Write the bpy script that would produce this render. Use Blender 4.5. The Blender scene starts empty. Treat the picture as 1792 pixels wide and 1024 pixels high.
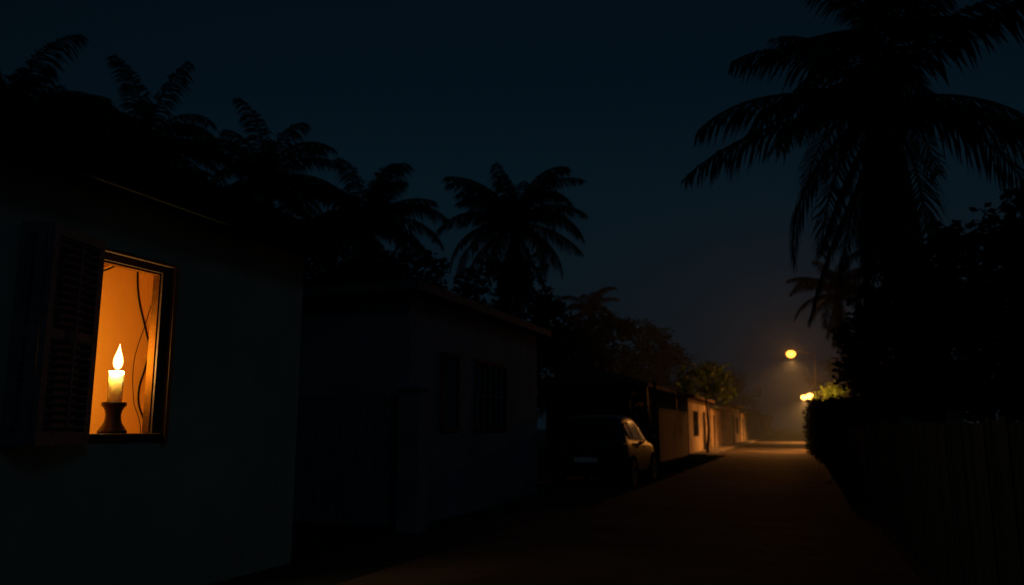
import bpy, bmesh, math, random
from mathutils import Vector, Matrix
R = random.Random(7)
scene = bpy.context.scene
COL = scene.collection
scene.view_settings.view_transform = 'Standard'
scene.view_settings.look = 'None'
scene.view_settings.exposure = 0

# ------------------------------------------------------------------ materials
def mat(name, c1, c2=None, rough=0.8, scale=3.0, bump=0.0, bscale=40.0, metal=0.0, spec=0.3, detail=6.0, stretch=None, transl=0):
    m = bpy.data.materials.new(name); m.use_nodes = True
    nt = m.node_tree; N = nt.nodes; L = nt.links
    b = N["Principled BSDF"]
    b.inputs["Roughness"].default_value = rough
    b.inputs["Metallic"].default_value = metal
    b.inputs["Specular IOR Level"].default_value = spec
    if c2 is None: c2 = tuple(x*0.7 for x in c1)
    tc = N.new("ShaderNodeTexCoord"); mp = N.new("ShaderNodeMapping")
    if stretch: mp.inputs["Scale"].default_value = stretch
    L.new(tc.outputs["Object"], mp.inputs["Vector"])
    n = N.new("ShaderNodeTexNoise"); n.inputs["Scale"].default_value = scale; n.inputs["Detail"].default_value = detail
    n.inputs["Roughness"].default_value = 0.65
    L.new(mp.outputs[0], n.inputs["Vector"])
    r = N.new("ShaderNodeValToRGB")
    r.color_ramp.elements[0].position = 0.35; r.color_ramp.elements[1].position = 0.68
    r.color_ramp.elements[0].color = (*c2, 1); r.color_ramp.elements[1].color = (*c1, 1)
    L.new(n.outputs["Fac"], r.inputs[0]); L.new(r.outputs[0], b.inputs["Base Color"])
    if bump > 0:
        n2 = N.new("ShaderNodeTexNoise"); n2.inputs["Scale"].default_value = bscale; n2.inputs["Detail"].default_value = 5
        L.new(mp.outputs[0], n2.inputs["Vector"])
        bp = N.new("ShaderNodeBump"); bp.inputs["Strength"].default_value = bump; bp.inputs["Distance"].default_value = 0.03
        L.new(n2.outputs["Fac"], bp.inputs["Height"]); L.new(bp.outputs[0], b.inputs["Normal"])
    if transl:
        tl = N.new("ShaderNodeBsdfTranslucent"); mx = N.new("ShaderNodeMixShader"); mx.inputs[0].default_value = transl
        L.new(r.outputs[0], tl.inputs[0]); L.new(b.outputs[0], mx.inputs[1]); L.new(tl.outputs[0], mx.inputs[2])
        L.new(mx.outputs[0], N["Material Output"].inputs[0])
    return m

def emis(name, col, s):
    m = bpy.data.materials.new(name); m.use_nodes = True
    nt = m.node_tree; nt.nodes.clear()
    o = nt.nodes.new("ShaderNodeOutputMaterial"); e = nt.nodes.new("ShaderNodeEmission")
    e.inputs[0].default_value = (*col, 1); e.inputs[1].default_value = s
    nt.links.new(e.outputs[0], o.inputs[0])
    return m

M = {}
M['plaster'] = mat('plaster_pale', (.36,.48,.45), (.22,.32,.31), .95, .9, .35, 55, spec=.1)
M['plaster_blue'] = mat('plaster_blue_grey', (.18,.26,.33), (.10,.15,.20), .9, 1.2, .4, 45, spec=.1)
M['fence'] = mat('fence_plank', (.04,.085,.12), (.018,.042,.06), .95, 1.6, .4, 25, spec=.05, stretch=(6,6,.5))
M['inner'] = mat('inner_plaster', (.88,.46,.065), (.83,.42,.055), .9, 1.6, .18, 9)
M['reveal'] = mat('reveal_plaster', (.15,.055,.006), (.11,.04,.005), 1, 5, .3, 20, spec=0)
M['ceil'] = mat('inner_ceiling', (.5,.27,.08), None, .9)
M['roof'] = mat('roof_sheet', (.014,.018,.02), (.009,.011,.012), .9, 4, .3, 20, spec=.02)
M['roof2'] = mat('roof_tile', (.11,.13,.145), (.045,.055,.062), .8, 4, .3, 20)
M['wood'] = mat('frame_wood', (.12,.065,.035), (.06,.034,.02), .6, 6, .4, 30, stretch=(4,4,.6))
M['shutter'] = mat('shutter_paint', (.17,.17,.23), (.09,.09,.125), .6, 6, .3, 40)
M['gate'] = mat('gate_paint', (.16,.20,.25), (.06,.08,.10), .7, 5, .3, 30, stretch=(5,5,.5))
M['wax'] = mat('candle_wax', (.96,.90,.70), (.93,.86,.64), .45, 3)
w = M['wax'].node_tree.nodes["Principled BSDF"]
w.inputs["Subsurface Weight"].default_value = 1.0
w.inputs["Subsurface Radius"].default_value = (.50,.40,.22)
w.inputs["Subsurface Scale"].default_value = 1.0
M['holder'] = mat('dark_turned_wood', (.08,.04,.022), (.04,.02,.012), .35, 5, .15, 30, spec=.5)
M['cable'] = mat('black_cable', (.008,.007,.006), None, .7, spec=.1)
M['bark'] = mat('bark', (.06,.055,.05), (.03,.028,.025), .95, 8, .6, 25, stretch=(1,1,3))
M['palmleaf'] = mat('palm_leaf', (.030,.042,.032), (.018,.027,.02), .8, 2, spec=.05)
M['leaf'] = mat('broad_leaf', (.014,.034,.028), (.008,.020,.016), .9, 2, spec=.02)
M['leaf_l'] = mat('lamplit_leaf', (.30,.46,.07), (.12,.19,.03), .5, 3, transl=.5)  # brighter leaf copy for plants near the lamps, lamplight lifted in its colour
M['grass'] = mat('grass', (.06,.09,.03), (.03,.045,.02), .9, 2, spec=.05)
M['dirt'] = mat('ground_dirt', (.022,.034,.038), (.012,.019,.022), .95, .8, .8, 6, spec=.1)
M['road'] = mat('road_dirt', (.15,.105,.075), (.022,.021,.020), .9, .34, .8, 1.6, detail=9, spec=.08)
M['pave'] = mat('pavement_concrete', (.28,.22,.17), (.11,.09,.075), .85, .8, .4, 12)
M['metal'] = mat('dark_metal', (.012,.012,.013), (.008,.008,.008), .8, 8, spec=.1)
M['brick'] = mat('boundary_brown', (.12,.06,.045), (.05,.028,.022), .9, 1.5, .5, 20)
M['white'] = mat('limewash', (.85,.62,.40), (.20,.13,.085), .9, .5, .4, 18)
M['cream'] = mat('cream_wash', (.55,.45,.34), (.3,.23,.16), .9, 1.1, .4, 18)
M['dark'] = mat('dark_interior', (.02,.02,.022), None, .4)
M['doorp'] = mat('door_paint', (.03,.028,.03), (.018,.017,.018), .8, 5, spec=.1)
M['bars'] = mat('bar_paint', (.16,.20,.24), (.09,.12,.15), .8, 5, spec=.1)
M['carp'] = mat('car_paint', (.028,.033,.042), (.024,.028,.036), .36, 2, spec=.4)
M['glass'] = mat('dark_glass', (.01,.012,.014), None, .12, 2, spec=.4)
M['rubber'] = mat('rubber', (.012,.012,.012), None, .9)
M['rim'] = mat('alloy', (.18,.18,.19), None, .5, metal=.5)
M['plate'] = mat('plate_white', (.95,.95,.93), None, .5)
M['tail'] = mat('tail_red', (.18,.01,.01), None, .15, spec=.7)
M['bulb'] = emis('sodium_bulb', (1,.34,.035), 5.5)
M['bulb2'] = emis('warm_bulb', (1,.42,.07), 9)

# ------------------------------------------------------------------ mesh builder
BASE = {}
class MB:
    def __init__(s): s.v=[]; s.f=[]
    def add(s, vs, fs):
        o=len(s.v); s.v += [tuple(v) for v in vs]; s.f += [tuple(i+o for i in f) for f in fs]
    def box(s,x0,x1,y0,y1,z0,z1):
        vs=[(x0,y0,z0),(x1,y0,z0),(x1,y1,z0),(x0,y1,z0),(x0,y0,z1),(x1,y0,z1),(x1,y1,z1),(x0,y1,z1)]
        s.add(vs,[(0,3,2,1),(4,5,6,7),(0,1,5,4),(1,2,6,5),(2,3,7,6),(3,0,4,7)])
    def tube(s, pts, rads, n=8, cap=True):
        pts=[Vector(p) for p in pts]; o=len(s.v)
        prev=None
        for i,p in enumerate(pts):
            t=(pts[min(i+1,len(pts)-1)]-pts[max(i-1,0)]).normalized()
            if prev is None:
                a = Vector((1,0,0)) if abs(t.x)<.8 else Vector((0,1,0))
            else: a=prev
            a=(a-t*a.dot(t)).normalized(); prev=a; b=t.cross(a)
            for k in range(n):
                q=2*math.pi*k/n
                s.v.append(tuple(p+(a*math.cos(q)+b*math.sin(q))*rads[i]))
        for i in range(len(pts)-1):
            for k in range(n):
                k2=(k+1)%n
                s.f.append((o+i*n+k,o+i*n+k2,o+(i+1)*n+k2,o+(i+1)*n+k))
        if cap:
            s.f.append(tuple(o+k for k in range(n))[::-1]); e=o+(len(pts)-1)*n
            s.f.append(tuple(e+k for k in range(n)))
    def lathe(s, c, prof, n=24, axis='z'):
        o=len(s.v)
        for r,h in prof:
            for k in range(n):
                q=2*math.pi*k/n; a=r*math.cos(q); b=r*math.sin(q)
                if axis=='z': s.v.append((c[0]+a,c[1]+b,c[2]+h))
                else: s.v.append((c[0]+h,c[1]+a,c[2]+b))
        for i in range(len(prof)-1):
            for k in range(n):
                k2=(k+1)%n
                s.f.append((o+i*n+k,o+i*n+k2,o+(i+1)*n+k2,o+(i+1)*n+k))
        s.f.append(tuple(o+k for k in range(n))[::-1]); e=o+(len(prof)-1)*n
        s.f.append(tuple(e+k for k in range(n)))
    def wall(s, axis, a0,a1,u0,u1,z0,z1, opens=()):
        us=sorted({u0,u1,*[o[0] for o in opens],*[o[1] for o in opens]})
        zs=sorted({z0,z1,*[o[2] for o in opens],*[o[3] for o in opens]})
        def P(a,u,z): return (a,u,z) if axis=='x' else (u,a,z)
        def solid(i,j):
            if i<0 or j<0 or i>=len(us)-1 or j>=len(zs)-1: return False
            cu=(us[i]+us[i+1])/2; cz=(zs[j]+zs[j+1])/2
            return not any(o[0]<cu<o[1] and o[2]<cz<o[3] for o in opens)
        for i in range(len(us)-1):
            for j in range(len(zs)-1):
                if not solid(i,j): continue
                A,B,C,D=us[i],us[i+1],zs[j],zs[j+1]
                for a in (a0,a1): s.add([P(a,A,C),P(a,B,C),P(a,B,D),P(a,A,D)],[(0,1,2,3)])
                if not solid(i-1,j): s.add([P(a0,A,C),P(a1,A,C),P(a1,A,D),P(a0,A,D)],[(0,1,2,3)])
                if not solid(i+1,j): s.add([P(a0,B,C),P(a1,B,C),P(a1,B,D),P(a0,B,D)],[(0,1,2,3)])
                if not solid(i,j-1): s.add([P(a0,A,C),P(a1,A,C),P(a1,B,C),P(a0,B,C)],[(0,1,2,3)])
                if not solid(i,j+1): s.add([P(a0,A,D),P(a1,A,D),P(a1,B,D),P(a0,B,D)],[(0,1,2,3)])
    def build(s, name, parent=None, m=None, smooth=False, clean=False, bevel=0, subsurf=0, loc=None):
        b = BASE[parent.name] if parent else Vector(loc if loc else (0,0,0))
        me=bpy.data.meshes.new(name)
        me.from_pydata([tuple(Vector(v)-b) for v in s.v],[],s.f)
        if clean:
            bm=bmesh.new(); bm.from_mesh(me)
            bmesh.ops.remove_doubles(bm,verts=bm.verts,dist=.0005)
            bmesh.ops.recalc_face_normals(bm,faces=bm.faces); bm.to_mesh(me); bm.free()
        me.update()
        if smooth:
            for p in me.polygons: p.use_smooth=True
        ob=bpy.data.objects.new(name,me); COL.objects.link(ob)
        if m: me.materials.append(m)
        if parent: ob.parent=parent
        else: ob.location=b
        BASE[ob.name]=b
        if bevel:
            md=ob.modifiers.new('bevel','BEVEL'); md.width=bevel; md.segments=2; md.limit_method='ANGLE'
        if subsurf:
            md=ob.modifiers.new('sub','SUBSURF'); md.levels=subsurf; md.render_levels=subsurf
        return ob

def thing(name, loc, label, cat, group=None):
    e=bpy.data.objects.new(name,None); e.location=loc; e.empty_display_size=.3; COL.objects.link(e)
    e["label"]=label; e["category"]=cat
    if group: e["group"]=group
    BASE[e.name]=Vector(loc); return e
def tag(o,label,cat,group=None):
    o["label"]=label; o["category"]=cat
    if group: o["group"]=group

def light(name, loc, power, col, rad, parent, spot=None, blend=.4):
    l=bpy.data.lights.new(name,'SPOT' if spot else 'POINT'); l.energy=power; l.color=col; l.shadow_soft_size=rad
    if spot: l.spot_size=math.radians(spot); l.spot_blend=blend
    o=bpy.data.objects.new(name,l); o.location=Vector(loc)-BASE[parent.name]; o.parent=parent; COL.objects.link(o); return o

# ------------------------------------------------------------------ world: night sky, brighter over the lane, darker to the sides
W=bpy.data.worlds.new("World"); scene.world=W; W.use_nodes=True
nt=W.node_tree; bg=nt.nodes["Background"]
tc=nt.nodes.new("ShaderNodeTexCoord"); sx=nt.nodes.new("ShaderNodeSeparateXYZ"); rp=nt.nodes.new("ShaderNodeValToRGB")
nt.links.new(tc.outputs["Generated"],sx.inputs[0]); nt.links.new(sx.outputs["Z"],rp.inputs[0])
cr=rp.color_ramp
cr.elements[0].position=0; cr.elements[0].color=(.0020,.0056,.0092,1)
cr.elements[1].position=1; cr.elements[1].color=(.0010,.0038,.0072,1)
for p,c in ((.10,(.0021,.0070,.0114)),(.28,(.0020,.0073,.0124)),(.40,(.0013,.0053,.0096)),(.55,(.0008,.0037,.0070))):
    e=cr.elements.new(p); e.color=(*c,1)
dp=nt.nodes.new("ShaderNodeVectorMath"); dp.operation='DOT_PRODUCT'
gd=Vector((-.20,.95,.20)).normalized(); dp.inputs[1].default_value=tuple(gd)
nt.links.new(tc.outputs["Generated"],dp.inputs[0])
mr=nt.nodes.new("ShaderNodeMapRange"); mr.inputs["From Min"].default_value=.60; mr.inputs["From Max"].default_value=.99
mr.inputs["To Min"].default_value=.60; mr.inputs["To Max"].default_value=1.05; mr.interpolation_type='SMOOTHSTEP'
nt.links.new(dp.outputs["Value"],mr.inputs["Value"])
nt.links.new(rp.outputs[0],bg.inputs[0]); nt.links.new(mr.outputs["Result"],bg.inputs[1])
sl=bpy.data.lights.new('moon_light','SUN'); sl.energy=.022; sl.angle=math.radians(12); sl.color=(.5,.82,1)
so=bpy.data.objects.new('moon_light',sl); so.rotation_euler=(math.radians(52),0,math.radians(50)); COL.objects.link(so)

# ------------------------------------------------------------------ camera
cam=bpy.data.cameras.new('camera'); co=bpy.data.objects.new('camera',cam); COL.objects.link(co)
cam.lens=1400/1792*36; cam.sensor_width=36; cam.clip_end=1500; cam.clip_start=.05
cam.dof.use_dof=True; cam.dof.focus_distance=6.8; cam.dof.aperture_fstop=1.2
co.location=(0,0,1.3); co.rotation_euler=(math.radians(90+9.6),0,math.radians(19.6))
scene.camera=co

# ------------------------------------------------------------------ ground
g=MB(); g.add([(-400,-100,0),(400,-100,0),(400,700,0),(-400,700,0)],[(0,1,2,3)])
o=g.build('ground',m=M['dirt']); o["kind"]="structure"
g=MB()
n=80
for i in range(n+1):
    y=-20+i*4.2
    l=-3.55+.18*math.sin(i*1.7)+.1*R.uniform(-1,1); r=.82+.08*math.sin(i*1.1)
    if y>36: l=-4.1
    g.v += [(l,y,.004),(r,y,.004)]
for i in range(n): g.f.append((2*i,2*i+1,2*i+3,2*i+2))
o=g.build('road',m=M['road']); o["kind"]="structure"
g=MB(); g.box(-5.03,-4.15,38.5,160,-.05,.11); o=g.build('pavement',m=M['pave'],bevel=.02); o["kind"]="structure"

# ------------------------------------------------------------------ near house with lit window
X=-4.77; TH=.055; BW=-5.72; YR=5.00
H=thing('house',(-7.5,2,0),'pale plastered single-storey house with a candlelit window','house','houses along the street')
b=MB(); OP=(4.40,YR,1.255,2.52)
b.wall('x',X,X-TH,-4,6.95,0,3.06,[OP])
b.wall('y',6.75,6.95,-11,X-TH,0,3.06)
b.wall('y',-4,-3.8,-11,X-TH,0,3.06)
b.wall('x',-11,-10.8,-3.8,6.75,0,3.06)
b.build('wall',H,M['plaster'])
b=MB()
b.wall('x',BW-.1,BW,2.6,6.745,.0,3.0)
b.wall('y',2.5,2.6,BW-.1,X-TH-.005,.0,3.0)
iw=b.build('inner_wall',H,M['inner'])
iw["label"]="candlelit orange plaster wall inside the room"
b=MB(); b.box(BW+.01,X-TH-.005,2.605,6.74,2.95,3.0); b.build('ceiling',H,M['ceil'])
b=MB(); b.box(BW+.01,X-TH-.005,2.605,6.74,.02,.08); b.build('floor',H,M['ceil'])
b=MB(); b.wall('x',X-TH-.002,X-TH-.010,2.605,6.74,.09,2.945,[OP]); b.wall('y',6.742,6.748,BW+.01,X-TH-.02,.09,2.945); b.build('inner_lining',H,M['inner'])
b=MB()
b.box(X-TH-.011,X-.002,YR-.012,YR-.0005,1.262,2.515); b.box(X-TH-.011,X-.002,4.4005,4.412,1.262,2.515); b.box(X-TH-.011,X-.002,4.413,YR-.013,2.506,2.519)
b.build('window_reveal',H,M['reveal'])
b=MB()
def roofprism(b,x0,x1,y0,y1,z,th,rise):
    xm=(x0+x1)/2
    vs=[]
    for y in (y0,y1):
        vs+=[(x0,y,z),(xm,y,z+rise),(x1,y,z),(x1,y,z+th),(xm,y,z+rise+th),(x0,y,z+th)]
    b.add(vs,[(0,5,4,1),(1,4,3,2),(6,7,10,11),(7,8,9,10),(0,1,7,6),(1,2,8,7),(2,3,9,8),(3,4,10,9),(4,5,11,10),(5,0,6,11)])
roofprism(b,-11.35,-4.48,-4.4,7.14,3.00,.30,1.0)
b.build('roof',H,M['roof'],bevel=.01)
Wn=MB()
for (y0,y1,z0,z1) in ((YR,5.092,1.20,2.575),(4.33,4.40,1.20,2.60),(4.40,YR,2.52,2.575),(4.40,YR,1.20,1.234)):
    Wn.box(X+.002,X+.02,y0,y1,z0,z1)
Wn.box(X+.002,X+.06,5.094,5.135,1.19,2.60); Wn.box(X+.002,X+.06,4.36,5.092,2.577,2.605)
Wn.build('window_frame',H,M['wood'],bevel=.005)
b=MB(); b.box(X-.17,X+.05,4.36,5.09,1.236,1.258); b.build('window_sill',H,M['wood'],bevel=.005)
def leaf(p0,p1,z0,z1,name):
    p0=Vector((*p0,0)); p1=Vector((*p1,0)); d=(p1-p0); L=d.length; d.normalize(); nrm=Vector((-d.y,d.x,0))
    rot=Matrix((d,nrm,Vector((0,0,1)))).transposed()
    def T(bb,x0,x1,y0,y1,za,zb,tilt=0):
        o=len(bb.v); bb.box(x0,x1,y0,y1,za,zb)
        c=Vector(((x0+x1)/2,(y0+y1)/2,(za+zb)/2)); rx=Matrix.Rotation(tilt,3,'X')
        for i in range(o,len(bb.v)):
            v=c+rx@(Vector(bb.v[i])-c); bb.v[i]=tuple(p0+rot@v)
    b=MB()
    T(b,0,.055,-.018,.018,z0,z1); T(b,L-.055,L,-.018,.018,z0,z1)
    for za,zb in ((z0,z0+.08),(z1-.07,z1),((z0+z1)/2-.03,(z0+z1)/2+.03)): T(b,.055,L-.055,-.0165,.0165,za,zb)
    z=z0+.10
    while z<z1-.09:
        if abs(z-(z0+z1)/2)>.05: T(b,.054,L-.054,-.026,.026,z-.004,z+.004,tilt=math.radians(38))
        z+=.052
    T(b,.056,L-.056,-.012,-.009,z0+.081,z1-.071)
    T(b,L/2-.008,L/2+.008,.028,.042,z0+.12,z1-.12)
    return b.build(name,H,M['shutter'])
leaf((-4.70,4.35),(-4.585,3.83),1.19,2.64,'window_shutter')
leaf((-4.595,3.80),(-4.745,3.74),1.19,2.64,'window_shutter')
for z in (1.4,2.4):
    b=MB(); b.box(-4.75,-4.69,4.335,4.36,z,z+.07); b.build('shutter_hinge',H,M['metal'])

# candle and holder
ccx,ccy,sz=-4.885,4.745,1.258
CH=thing('candle_holder',(ccx,ccy,sz),'dark turned wooden candle holder standing on the window sill','candle holder')
b=MB(); b.lathe((ccx,ccy,sz),[(.10,0),(.104,.008),(.100,.026),(.092,.030),(.088,.042),(.074,.060),(.062,.085),(.056,.115),(.055,.14),(.060,.168),(.072,.192),(.078,.200),(.087,.204),(.088,.228),(.084,.233),(.058,.234),(.057,.220)],40)
b.build('base',CH,M['holder'],smooth=True)
cz=sz+.222
CD=thing('candle',(ccx,ccy,cz),'thick cream wax candle burning in a dark wooden holder','candle')
b=MB()
prof=[(.053,0),(.055,.1),(.054,.20),(.055,.238),(.052,.246),(.046,.244),(.036,.232),(.012,.228)]
b.lathe((ccx,ccy,cz),prof,36)
for q,h,r in ((.3,.13,.006),(4.2,.12,.005)):
    x=ccx+.053*math.cos(q); y=ccy+.053*math.sin(q)
    b.tube([(x,y,cz+.24),(x,y,cz+.24-h*.6),(x,y,cz+.24-h)],[r*.5,r*.8,r*1.1],8)
b.build('wax',CD,M['wax'],smooth=True)
b=MB(); b.tube([(ccx,ccy,cz+.22),(ccx+.002,ccy,cz+.255),(ccx+.006,ccy+.004,cz+.28)],[.0045,.004,.003],6); b.build('wick',CD,M['dark'])
fm=bpy.data.materials.new('flame'); fm.use_nodes=True; t=fm.node_tree; t.nodes.clear()
out=t.nodes.new("ShaderNodeOutputMaterial"); em=t.nodes.new("ShaderNodeEmission"); tr=t.nodes.new("ShaderNodeBsdfTransparent"); ad=t.nodes.new("ShaderNodeAddShader")
lw=t.nodes.new("ShaderNodeLayerWeight"); lw.inputs[0].default_value=.35
rr=t.nodes.new("ShaderNodeValToRGB"); rr.color_ramp.elements[0].color=(3.0,2.0,.75,1); rr.color_ramp.elements[1].color=(.9,.25,.02,1); rr.color_ramp.elements[1].position=.9
t.links.new(lw.outputs["Facing"],rr.inputs[0]); t.links.new(rr.outputs[0],em.inputs[0]); em.inputs[1].default_value=1.0
t.links.new(em.outputs[0],ad.inputs[0]); t.links.new(tr.outputs[0],ad.inputs[1]); t.links.new(ad.outputs[0],out.inputs[0])
b=MB()
fp=[(.004,0),(.018,.008),(.030,.026),(.036,.048),(.036,.07),(.031,.098),(.022,.125),(.013,.152),(.006,.178),(.0008,.200)]
b.lathe((ccx+.003,ccy+.002,cz+.255),fp,28)
b.v=[(x+.006*((z-cz-.255)/.2)**2,y,z) for x,y,z in b.v]
b.build('flame',CD,fm,smooth=True)
light('candle_light',(ccx,ccy,cz+.34),28,(1,.60,.17),.05,CD)

def curve_tube(name,pts,r,m,lab,cat):
    P=[Vector(p) for p in pts]; out=[]
    for i in range(len(P)-1):
        p0=P[max(i-1,0)];p1=P[i];p2=P[i+1];p3=P[min(i+2,len(P)-1)]
        for k in range(8):
            t=k/8; out.append(.5*((2*p1)+(-p0+p2)*t+(2*p0-5*p1+4*p2-p3)*t*t+(-p0+3*p1-3*p2+p3)*t**3))
    out.append(P[-1]); b=MB(); b.tube(out,[r]*len(out),7)
    o=b.build(name,m=m,smooth=True,loc=tuple(P[0])); tag(o,lab,cat,'loose cables inside the window'); return o
curve_tube('cable',[(-5.70,5.69,2.94),(-5.709,5.69,2.76),(-5.709,5.73,2.49),(-5.709,5.85,2.19),(-5.709,5.91,2.02),(-5.709,5.87,1.84),(-5.709,5.82,1.67),(-5.709,5.83,1.51),(-5.709,5.93,1.32),(-5.709,5.97,1.1),(-5.709,5.96,.6),(-5.70,5.95,.09)],.0085,M['cable'],'black cable hanging in a loose wave from the ceiling','cable')
curve_tube('cable',[(-5.715,6.0,2.94),(-5.715,5.98,2.75),(-5.715,5.85,2.29),(-5.715,5.74,1.91),(-5.715,5.77,1.55),(-5.715,5.89,1.2),(-5.715,5.9,.09)],.003,M['cable'],'thin cable hanging against the orange wall','cable')
curve_tube('cable',[(-5.68,4.95,2.62),(-5.68,5.24,2.65),(-5.68,5.38,2.71),(-5.68,5.50,2.80),(-5.68,5.66,2.94)],.008,M['cable'],'dark cable sagging below the ceiling','cable')

# ------------------------------------------------------------------ generic window & door parts
def window_x(par,x,y0,y1,z0,z1,bars=0):
    b=MB(); b.box(x-.12,x-.10,y0,y1,z0,z1); p=b.build('window',par,M['glass'])
    b=MB(); w_=.06
    b.box(x-.07,x+.02,y0-w_,y0,z0-w_,z1+w_); b.box(x-.07,x+.02,y1,y1+w_,z0-w_,z1+w_)
    b.box(x-.07,x+.02,y0,y1,z1,z1+w_); b.box(x-.07,x+.03,y0,y1,z0-w_,z0)
    ym=(y0+y1)/2; b.box(x-.08,x-.04,ym-.025,ym+.025,z0,z1)
    b.build('frame',p,M['doorp'])
    if bars:
        b=MB()
        for i in range(bars):
            y=y0+(i+.5)*(y1-y0)/bars; b.tube([(x-.02,y,z0),(x-.02,y,z1)],[.02,.02],6)
        b.box(x-.03,x-.012,y0,y1,(z0+z1)/2-.012,(z0+z1)/2+.012)
        b.build('window_bars',p,M['bars'])
def door_x(par,x,y0,y1,z1):
    b=MB(); b.box(x-.12,x-.07,y0,y1,.02,z1)
    for za,zb in ((.2,.95),(1.1,z1-.15)): b.box(x-.07,x-.055,y0+.14,y1-.14,za,zb)
    d=b.build('door',par,M['doorp'],bevel=.006)
    b=MB(); b.box(x-.06,x-.02,y0+.06,y0+.10,1.0,1.12); b.build('handle',d,M['metal'])

def house(x0,x1,y0,y1,h,wm,opens,label,rise=.8,over=.3,th=.14,bars=5,rm=None):
    hh=thing('house',((x0+x1)/2,(y0+y1)/2,0),label,'house','houses along the street')
    b=MB()
    b.wall('x',x1,x1-.2,y0,y1,0,h,[o[:4] for o in opens])
    b.wall('y',y0,y0+.2,x0,x1-.2,0,h); b.wall('y',y1-.2,y1,x0,x1-.2,0,h); b.wall('x',x0,x0+.2,y0+.2,y1-.2,0,h)
    b.build('wall',hh,wm)
    b=MB(); b.box(x0+.3,x1-.35,y0+.3,y1-.3,.05,h-.1); b.build('interior',hh,M['dark'])
    b=MB(); X0,X1,Y0,Y1=x0-over,x1+over,y0-over,y1+over; z=h-.02
    vs=[(X0,Y0,z),(X1,Y0,z),(X1,Y1,z),(X0,Y1,z),(X0,Y0,z+th),(X1,Y0,z+th),(X1,Y1,z+th),(X0,Y1,z+th)]
    hw=(X1-X0)/2; xm=(X0+X1)/2
    if Y1-Y0>2*hw: ra=(xm,Y0+hw*.9,z+th+rise); rb=(xm,Y1-hw*.9,z+th+rise)
    else: ra=(xm,(Y0+Y1)/2-.3,z+th+rise); rb=(xm,(Y0+Y1)/2+.3,z+th+rise)
    vs+=[ra,rb]
    b.add(vs,[(0,3,2,1),(0,1,5,4),(1,2,6,5),(2,3,7,6),(3,0,4,7),(4,5,8),(5,6,9,8),(6,7,9),(7,4,8,9)])
    b.build('roof',hh,rm or M['roof2'])
    for o in opens:
        if o[4]=='w': window_x(hh,x1,o[0],o[1],o[2],o[3],bars)
        else: door_x(hh,x1,o[0],o[1],o[3])
    return hh
h2=house(-11.5,-4.95,9.75,15.4,3.15,M['plaster_blue'],[(10.8,11.4,1.3,2.36,'w'),(12.15,13.55,1.3,2.36,'w')],'blue-grey rendered bungalow with barred windows beside the lane',rise=.55,over=.24,th=.13,bars=5)
h3=house(-9.6,-6.2,31,37,2.85,M['brick'],[(33,34.2,1.1,2.2,'w')],'low brown house with a hipped roof and porch',rise=.8,over=.9,rm=M['brick'])
for x,y in ((-5.42,30.2),(-5.42,37.7)):
    b=MB(); b.box(x-.07,x+.07,y-.07,y+.07,0,2.84); b.build('porch_post',h3,M['wood'])
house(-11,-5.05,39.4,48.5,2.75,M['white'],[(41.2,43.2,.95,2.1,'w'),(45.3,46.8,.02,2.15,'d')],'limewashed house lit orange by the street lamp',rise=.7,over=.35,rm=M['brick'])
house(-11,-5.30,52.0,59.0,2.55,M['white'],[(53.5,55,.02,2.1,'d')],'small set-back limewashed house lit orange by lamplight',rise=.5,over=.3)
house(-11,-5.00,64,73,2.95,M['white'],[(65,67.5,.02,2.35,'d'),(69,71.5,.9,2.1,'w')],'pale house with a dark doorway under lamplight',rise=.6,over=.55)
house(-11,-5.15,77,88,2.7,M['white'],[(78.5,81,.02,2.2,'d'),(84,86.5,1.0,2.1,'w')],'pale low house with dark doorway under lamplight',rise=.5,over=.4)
house(-11,-5.15,93,108,3.0,M['cream'],[(95,97,.02,2.2,'d'),(101,104,1.0,2.1,'w')],'cream house farther down the misty lane',rise=.7)
house(-11,-5.05,113,130,2.9,M['cream'],[(116,119,1.0,2.1,'w'),(123,125,.02,2.2,'d')],'cream house farther down the misty lane',rise=.7)
house(-11,-5.0,136,156,3.1,M['cream'],[(140,143,1.0,2.1,'w')],'cream house farther down the misty lane',rise=.8)
house(1.6,8,92,112,3.0,M['cream'],[],'pale house in the mist past the hedge',rise=.8)

gp=MB(); gp.box(-4.86,-4.56,9.28,9.58,0,1.78); gp.box(-4.90,-4.52,9.24,9.62,1.78,1.86)
o=gp.build('gate_pillar',m=M['plaster_blue'],bevel=.012,loc=(-4.71,9.43,0)); tag(o,'square plastered gate pillar with a flat cap','gate pillar')
G=thing('gate',(-6,9.45,0),'tall dark plank gate closing the gap between houses','gate')
b=MB(); x=-7.6
while x<-4.95:
    dy=R.uniform(0,.012); b.box(x,x+.115,9.425+dy,9.455+dy,.06,1.74+R.uniform(-.02,.02)); x+=.130
b.build('gate_planks',G,M['gate'])
for z in (.35,1.45):
    b=MB(); b.box(-7.6,-4.88,9.47,9.51,z,z+.09); b.build('gate_rail',G,M['gate'])

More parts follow.
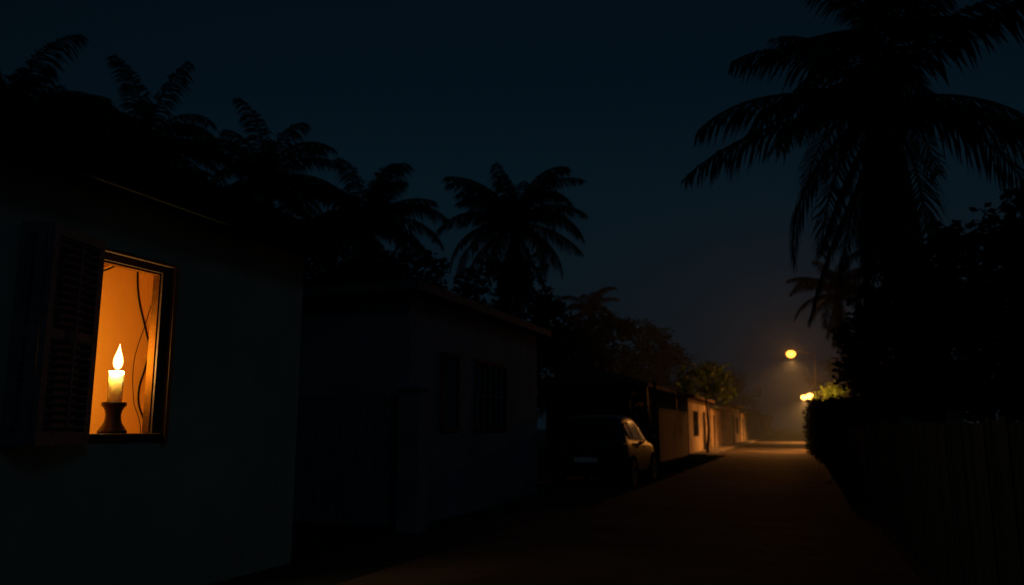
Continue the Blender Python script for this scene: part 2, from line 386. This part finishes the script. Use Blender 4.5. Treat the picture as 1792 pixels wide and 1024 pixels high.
b=MB(); b.box(-5.2,-5.02,30.6,38.9,0,1.95); b.box(-5.23,-4.99,30.6,38.9,1.95,2.03)
o=b.build('boundary_wall',m=M['brick'],bevel=.01,loc=(-5.1,34,0)); tag(o,'low brown boundary wall with coping in front of the porch house','wall')
FN=thing('fence',(1.07,10,0),'long dark vertical plank fence beside the lane','fence')
b=MB(); y=-3
while y<23:
    dx=R.uniform(0,.014); b.box(1.0+dx,1.025+dx,y,y+.135,.05,1.34+R.uniform(-.025,.025)); y+=.15
b.build('fence_planks',FN,M['fence'])
for z in (.3,1.05):
    b=MB(); b.box(1.042,1.08,-3,23,z,z+.08); b.build('fence_rail',FN,M['fence'])
for y in range(-2,23,3):
    b=MB(); b.box(1.082,1.17,y,y+.09,0,1.42); b.build('fence_post',FN,M['fence'])
b=MB(); b.tube([(-5.0,29.7,0),(-5.0,29.7,3.0)],[.07,.06],8); o=b.build('wooden_post',m=M['wood'],loc=(-5,29.7,0)); tag(o,'bare wooden post at the wall end','post')
b=MB(); b.tube([(2.05,24.5,0),(2.05,24.5,2.35)],[.05,.045],8); o=b.build('wooden_post',m=M['wood'],loc=(2.05,24.5,0)); tag(o,'thin wooden post rising out of the garden','post')

# ------------------------------------------------------------------ vegetation
def frond(b,p0,az,e0,L,droop,leafL,n=78,wf=1.25,smooth=0):
    p=Vector(p0); side=Vector((-math.sin(az),math.cos(az),0)); S=n; pts=[p.copy()]; tans=[]
    sway=R.uniform(-.35,.35)
    for i in range(S):
        s=i/S; e=e0-droop*s**1.3; a=az+sway*s
        d=Vector((math.cos(e)*math.cos(a),math.cos(e)*math.sin(a),math.sin(e)))
        tans.append(d); p=p+d*(L/S); pts.append(p.copy())
    k=pts[::6]+[pts[-1]]
    b.tube(k,[.04*(L/3.3)*(1-.85*i/len(k)) for i in range(len(k))],4,cap=False)
    step=L/S; hang=R.uniform(.3,1.1)*(1-.4*smooth)
    for i in range(4,S):
        s=i/S; ln=leafL*(math.sin(math.pi*min(1,(s*.80+.12)))**.75)
        t=tans[i]
        for sg in (-1,1):
            if R.random()<.05: continue
            l2=ln*R.uniform(.7+.1*smooth,1.15)
            d=(side*sg*R.uniform(.6,.9)+t*R.uniform(.5,1.0)+Vector((0,0,-1))*R.uniform(.2,.5)*(1+hang)).normalized()
            q=pts[i]; m1=q+d*l2*.5; d2=(d+Vector((0,0,-.9))).normalized(); tip=m1+d2*l2*.5
            w_=t*step*wf*.5
            b.add([q-w_*.6,q+w_*.6,m1+w_,m1-w_,tip],[(0,1,2,3),(3,2,4)])
def palm(base,crown,L,nf=26,leafL=.80,label='tall coconut palm silhouetted against the night sky',skirt=0,rt=.17,up=1.3,seed=1,dr=(1.1,2.1),smooth=0):
    R.seed(seed)
    T=thing('palm_tree',(base[0],base[1],0),label,'palm tree','coconut palms')
    b=MB(); B=Vector((base[0],base[1],0)); C=Vector(crown); pts=[];rad=[]
    for i in range(15):
        s=i/14; p=B.lerp(C,s); bow=math.sin(s*math.pi)*.25; p=p+Vector((bow,0,0)); pts.append(p)
        rad.append(rt*(1.5-.5*min(1,s*5))*(1-.3*s)*(1+.05*(i%2)))
    b.tube(pts,rad,10); b.build('trunk',T,M['bark'],smooth=True)
    b=MB()
    for i in range(nf):
        k=i/nf; az=i*2.39996+R.uniform(-.4,.4); e0=up-1.7*k+R.uniform(-.22,.22)
        frond(b,C+Vector((0,0,.35*(1-k))),az,e0,L*R.uniform(.76,1.12),R.uniform(*dr)*(1-.25*k),leafL*L/3.3,smooth=smooth)
    for i in range(skirt):
        az=i*2.39996+R.uniform(-.3,.3)
        frond(b,C-Vector((0,0,R.uniform(0,1.2))),az,R.uniform(-1.4,-1.0),L*R.uniform(.6,.95),R.uniform(.1,.4),leafL*.8)
    for i in range(7):
        q=i*.9; c=C+Vector((.22*math.cos(q),.22*math.sin(q),-.15-.1*(i%2)))
        b.lathe(c,[(.02,-.12),(.09,-.06),(.10,0),(.08,.07),(.02,.11)],8)
    b.build('crown',T,M['palmleaf'])
    return T
palm((-18.6,14.0),(-18.1,13.6,8.6),2.9,28,seed=11)
palm((-21.3,21.2),(-21.0,20.8,10.8),3.5,32,seed=12)
palm((-23.5,18.2),(-23.3,18.0,10.2),3.2,28,seed=21)
palm((-18.0,24.6),(-18.4,24.1,10.2),3.4,30,seed=13)
palm((-15.6,27.6),(-15.9,27.3,9.2),3.8,34,seed=14,skirt=10)
palm((-11.9,33.2),(-11.6,33.0,10.3),4.0,40,seed=15,skirt=16)
palm((-14.2,58),(-14.5,57.9,9.9),2.8,22,seed=16)
palm((2.5,44.2),(2.1,43.8,8.0),2.9,24,seed=17,skirt=8)
palm((2.1,18.9),(1.9,18.7,8.3),4.3,24,leafL=.85,skirt=26,rt=.26,seed=18,up=1.2,dr=(.9,1.6),smooth=1,label='huge coconut palm with dead fronds behind the garden wall')
palm((2.9,20.2),(2.1,20.2,10.8),2.9,18,leafL=.9,skirt=14,rt=.2,seed=19,up=1.35,dr=(.5,1.1),smooth=1)

def leafclump(b,c,r,n,size):
    for _ in range(n):
        while True:
            d=Vector((R.uniform(-1,1),R.uniform(-1,1),R.uniform(-1,1)))
            if d.length<1: break
        p=c+d*r; a=Vector((R.gauss(0,1),R.gauss(0,1),R.gauss(0,.6)-.3)).normalized()
        u=a.cross(Vector((R.gauss(0,1),R.gauss(0,1),R.gauss(0,1)))).normalized(); s=size*R.uniform(.6,1.3)
        b.add([p,p+a*s*.5+u*s*.28,p+a*s,p+a*s*.5-u*s*.28],[(0,1,2,3)])
def tree(x,y,zc,rx,rz,seed,nc=34,per=75,size=.32,label='dark leafy tree behind the houses',m=None,trunk_r=.16,name='tree',cat='tree',group='leafy trees',rmin=.35):
    R.seed(seed)
    T=thing(name,(x,y,0),label,cat,group)
    b=MB(); cs=[]
    for i in range(nc):
        q=R.uniform(0,2*math.pi); u=R.uniform(-.85,1); rr_=R.uniform(rmin,1)**.5; k=math.sqrt(max(0,1-u*u))
        cs.append(Vector((x+rx*rr_*k*math.cos(q),y+rx*rr_*k*math.sin(q),zc+rz*u*rr_)))
    for c in cs: leafclump(b,c,R.uniform(.16,.32)*rx,per,size)
    b.build('crown',T,m or M['leaf'])
    b=MB(); top=Vector((x,y,zc-rz*.2)); b.tube([(x,y,0),(x+.1,y,zc*.35),top],[trunk_r*1.3,trunk_r,trunk_r*.7],8)
    for c in cs[::3]:
        mid=top.lerp(c,.5)+Vector((0,0,-.15)); b.tube([top-Vector((0,0,.3)),mid,c],[trunk_r*.5,trunk_r*.3,.02],5)
    b.build('trunk',T,M['bark'])
for i,(x,y,z,rx,rz) in enumerate([(-21.4,16.7,7.8,3.2,3.4),(-20.2,19.4,7.2,3.4,3.4),(-18.4,22.3,6.7,3.1,3.1),(-16.6,25.2,6.1,3.0,3.0),(-14.2,26.6,5.4,2.6,2.6),(-11.2,31.0,5.4,2.7,3.0),
        (-11.2,38.5,4.3,2.8,2.7),(-11.2,47.2,4.8,3.0,3.2),(-12.5,62,6.3,3.8,3.6),(-12.5,77,6.0,3.6,3.2),(-12,104,6,4.5,4),(-10,128,6,4.5,4),(6,118,6,5,5),(7,75,5,3.5,3.5)]):
    tree(x,y,z,rx,rz,100+i,nc=46,per=75,size=.34)
for i,(x,y,z,rx,rz) in enumerate([(2.9,21.5,3.6,1.7,2.6),(4.2,18.0,3.2,2.0,2.3),(5.0,15.0,2.9,1.9,2.2),(3.2,27,3.2,1.6,2.4),(6.6,22,4.4,2.6,3.2),(3.6,35,3.8,2,2.8)]):
    tree(x,y,z,rx,rz,200+i,nc=48,per=80,size=.26,label='dense dark garden tree behind the wall')
tree(-4.35,40.6,3.5,1.45,.85,300,nc=22,per=42,size=.25,label='small leafy street tree catching orange lamplight',m=M['leaf_l'],trunk_r=.06)
tree(-6.3,24.5,1.3,1.2,1.1,301,nc=30,per=70,size=.16,label='bushy shrub beside the parked car',name='shrub',cat='shrub',group='shrubs',trunk_r=.04)
tree(-6.2,28,1.7,1.1,1.3,302,nc=30,per=70,size=.16,label='bushy shrub beside the parked car',name='shrub',cat='shrub',group='shrubs',trunk_r=.04)
tree(1.75,50.0,2.8,1.15,.85,303,nc=30,per=60,size=.19,label='lamplit bush rising over the hedge',name='shrub',cat='shrub',group='shrubs',m=M['leaf_l'],trunk_r=.04)
R.seed(400); b=MB()
for i in range(1700):
    y=R.uniform(23.5,48); f=(y-23.5)/23.5
    x0=1.15-.75*f; w_=1.6; h=1.75+.75*f+.15*math.sin(y*1.3)
    q=R.random()
    if q<.45: c=Vector((x0+R.uniform(-.1,.15),y,R.uniform(.05,h)))
    elif q<.8: c=Vector((x0+R.uniform(0,w_),y,h+R.uniform(-.15,.12)))
    else: c=Vector((x0+R.uniform(.2,w_),23.5+R.uniform(0,.4),R.uniform(.05,1.75)))
    leafclump(b,c,.24,12,.15)
b.box(1.35,2.5,24,46.5,.02,1.5)
o=b.build('hedge',m=M['leaf'],loc=(1.5,35,0)); tag(o,'tall clipped hedge along the lane edge under the lamp','hedge')
R.seed(500); b=MB()
for i in range(14000):
    y=R.uniform(13,39); x=R.uniform(-4.95,-3.35) if R.random()<.85 else R.uniform(.72,.97)
    h=R.uniform(.03,.13)*(1 if x<-3.7 else .6); a=R.uniform(0,6.28); dx=.012*math.cos(a); dy=.012*math.sin(a); lx=R.uniform(-.04,.04); ly=R.uniform(-.04,.04)
    b.add([(x-dx,y-dy,0),(x+dx,y+dy,0),(x+lx,y+ly,h)],[(0,1,2)])
o=b.build('grass',m=M['grass']); o["kind"]="stuff"; o["label"]="ragged grass verge along the dirt lane"; o["category"]="grass"
R.seed(600); b=MB()
for i in range(900):
    y=R.uniform(20,80); x=R.uniform(-3.9,.75) if R.random()<.3 else (R.uniform(-3.9,-3.0) if R.random()<.5 else R.uniform(.2,.75)); s_=R.uniform(.01,.03)
    a=R.uniform(0,3); ca,sa=math.cos(a)*s_,math.sin(a)*s_
    b.add([(x+ca,y+sa,.003),(x-sa,y+ca,.003),(x-ca,y-sa,.003),(x+sa,y-ca,.003),(x,y,.004+s_*.7)],[(0,1,4),(1,2,4),(2,3,4),(3,0,4)])
o=b.build('gravel',m=M['road']); o["kind"]="stuff"; o["label"]="loose stones scattered on the dirt lane"; o["category"]="gravel"

# ------------------------------------------------------------------ street lamps
def streetlamp(x,y,h,hx,power,label,bm_,br=.2,spot=176,blend=1.0,omni=0):
    T=thing('street_lamp',(x,y,0),label,'street lamp','street lamps')
    b=MB(); b.tube([(x,y,0),(x,y,h+.1)],[.045,.022],10); b.lathe((x,y,0),[(.11,0),(.11,.25),(.07,.3)],10); b.build('pole',T,M['metal'])
    b=MB(); b.tube([(x,y,h-.25),(x+(hx-x)*.45,y,h+.06),(hx,y,h+.1)],[.016,.014,.014],8); b.build('arm',T,M['metal'])
    b=MB(); b.lathe((hx,y,h),[(.05,br*.7),(.10,br*.68),(br*.6,br*.62),(br*.65,br*.58),(br*.6,br*.58),(.05,br*.6)],18); b.build('lamp_shade',T,M['metal'])
    b=MB(); b.lathe((hx,y,h-.04),[(.02,-br*.9),(br*.55,-br*.75),(br*.9,-br*.35),(br,0),(br*.85,br*.35),(br*.5,br*.6),(.04,br*.65)],20); b.build('bulb',T,bm_,smooth=True)
    light('lamp_light',(hx,y,h-.12-br),power,(1,.42,.10),.1,T,spot,blend)
    if omni:
        light('globe_light',(hx-.02,y-br-.14,h),omni,(1,.33,.05),.12,T)
streetlamp(.95,47.6,5.45,-.30,2100,'tall street lamp with a single glowing sodium head',M['bulb'],.26,omni=420)
streetlamp(.95,52.2,3.25,.62,700,'short lamp glowing above the leafy hedge',M['bulb2'],.22,178,1.0,omni=520)
streetlamp(.95,77,4.05,.42,4200,'farther street lamp glowing over the misty lane',M['bulb2'],.28,omni=250)

# ------------------------------------------------------------------ car
cx,cy=-4.45,17.3
CAR=thing('parked_car',(cx,cy+2.1,0),'dark small hatchback parked on the verge, seen from behind','car')
ST=[
(0.00,.40,.70,.74,.76,.66),(0.03,.30,.86,.90,.83,.68),(0.10,.25,.98,1.04,.87,.66),(0.28,.23,1.0,1.30,.89,.64),(0.52,.22,1.0,1.50,.90,.64),(0.62,.22,1.0,1.55,.90,.64),(1.0,.22,.99,1.60,.91,.65),
(1.7,.22,.98,1.60,.91,.65),(2.2,.22,.97,1.52,.91,.64),(2.65,.22,.95,1.29,.91,.65),(3.05,.22,.94,1.02,.90,.70),(3.5,.24,.88,.94,.88,.70),(3.9,.27,.78,.84,.83,.66),(4.12,.34,.62,.66,.72,.56)]
def stv(y):
    for i in range(len(ST)-1):
        if ST[i][0]<=y<=ST[i+1][0]:
            t=(y-ST[i][0])/(ST[i+1][0]-ST[i][0]); return [ST[i][k]+(ST[i+1][k]-ST[i][k])*t for k in range(6)]
def ring(s):
    y,zb,be,ro,w1,w2=s
    zt=ro-(ro-be)*.12-.01; wt=w2+(w1*.95-w2)*.12
    h=[(w1*.80,zb),(w1*.97,zb+.06),(w1*.99,zb+.12),(w1*1.01,(zb+be)/2+.05),(w1*.985,be-.05),(w1*.96,be-.01),(w1*.95,be+.0),(wt,zt),(w2*.96,ro-.02),(w2*.5,ro+.005)]
    return h+[(-a,b_) for a,b_ in reversed(h)]
b=MB(); nR=20
for s in ST:
    for a,z in ring(s): b.v.append((cx+a,cy+s[0],z))
for i in range(len(ST)-1):
    for k in range(nR):
        k2=(k+1)%nR; b.f.append((i*nR+k,i*nR+k2,(i+1)*nR+k2,(i+1)*nR+k))
b.f.append(tuple(range(nR))[::-1]); b.f.append(tuple((len(ST)-1)*nR+k for k in range(nR)))
b.build('body',CAR,M['carp'],smooth=True,clean=True,subsurf=2)
def sidep(y,f,sg,off=.012):
    s=stv(y); be=s[2]; ro=s[3]; w1=s[4]*.95; w2=s[5]+(w1-s[5])*.12; zt=ro-(ro-be)*.12-.01
    return (cx+sg*(w1+(w2-w1)*f+off),cy+y,be+(zt-be)*f)
for sg in (-1,1):
    for ya,yb,fa,fb in ((.62,1.02,.82,.88),(1.08,1.75,.88,.88),(1.82,2.62,.88,.74)):
        b=MB(); n=6
        for i in range(n+1):
            y=ya+(yb-ya)*i/n; ft=fa+(fb-fa)*i/n
            b.v += [sidep(y,.10,sg),sidep(y,ft,sg)]
        for i in range(n): b.f.append((2*i,2*i+1,2*i+3,2*i+2))
        b.build('side_window',CAR,M['glass'])
    for yh in (1.2,2.0):
        b=MB(); b.box(cx+sg*.905-.018,cx+sg*.905+.018,cy+yh,cy+yh+.17,.85,.875); b.build('door_handle',CAR,M['carp'],bevel=.005)
    b=MB(); c=(cx+sg*1.02,cy+2.50,1.04)
    b.lathe(c,[(.02,-.10),(.075,-.085),(.09,-.02),(.085,.05),(.03,.09)],12,axis='x'); b.box(min(cx+sg*.86,cx+sg*.98),max(cx+sg*.86,cx+sg*.98),cy+2.48,cy+2.53,1.0,1.04)
    b.build('wing_mirror',CAR,M['carp'])
    xs=[cx+sg*.60,cx+sg*.845]
    b=MB(); b.box(min(xs),max(xs),cy+.02,cy+.19,.76,.97)
    b.build('tail_light',CAR,M['tail'],bevel=.02)
    b=MB(); xs=[cx+sg*.42,cx+sg*.72]; b.box(min(xs),max(xs),cy+3.88,cy+4.05,.62,.74); b.build('headlight',CAR,M['glass'],bevel=.02)
    for yw in (.72,3.32):
        xo=cx+sg*.80; x0_=xo-.08 if sg>0 else xo-.125; b=MB()
        b.lathe((x0_,cy+yw,.315),[(.19,.0),(.29,.0),(.315,.03),(.315,.175),(.29,.205),(.19,.205),(.18,.1)],28,axis='x')
        wh=b.build('wheel',CAR,M['rubber'])
        b=MB(); b.lathe((x0_+(.02 if sg>0 else .0),cy+yw,.315),[(.19,0),(.19,.187),(.17,.187),(.16,.15),(.05,.16),(.04,.18)] if sg>0 else [(.04,.0),(.05,.02),(.16,.03),(.17,-.003),(.19,-.003),(.19,.15)],20,axis='x')
        b.build('rim',wh,M['rim'])
        b=MB()
        pts=[(cx+sg*.918,cy+yw+.37*math.cos(a),.315+.37*math.sin(a)) for a in [math.pi*i/14 for i in range(15)]]
        b.tube(pts,[.022]*15,6); b.build('wheel_arch',CAR,M['rubber'])
def screen(name,y0,dy,off):
    b=MB(); n=6
    for i in range(n+1):
        f=i/n; y=y0+f*dy; s=stv(y); z=s[3]+.014; w_=s[5]*.9
        for k in range(5): a=-1+k*.5; b.v.append((cx+a*w_,cy+y+off,z+.012*(1-a*a)))
    for i in range(n):
        for k in range(4): b.f.append((i*5+k,i*5+k+1,(i+1)*5+k+1,(i+1)*5+k))
    b.build(name,CAR,M['glass'],smooth=True)
screen('rear_window',.13,.38,-.014); screen('windscreen',2.28,.72,.01)
b=MB(); b.box(cx-.26,cx+.26,cy-.035,cy-.022,.56,.67); b.build('number_plate',CAR,M['plate'],bevel=.004)
b=MB(); b.box(cx-.80,cx+.80,cy-.02,cy+.10,.34,.52); b.build('rear_bumper',CAR,M['carp'],bevel=.04)

# ------------------------------------------------------------------ night mist
mm=bpy.data.materials.new('night_mist'); mm.use_nodes=True; t=mm.node_tree; t.nodes.clear()
out=t.nodes.new("ShaderNodeOutputMaterial"); vs=t.nodes.new("ShaderNodeVolumeScatter")
vs.inputs["Color"].default_value=(.80,.92,1,1); vs.inputs["Density"].default_value=.0026; vs.inputs["Anisotropy"].default_value=.2
t.links.new(vs.outputs[0],out.inputs["Volume"])
b=MB(); b.box(-40,40,30,260,-.5,13)
o=b.build('mist',m=mm,loc=(0,140,0)); o["kind"]="stuff"; o["label"]="thin night mist hanging over the far lane"; o["category"]="mist"
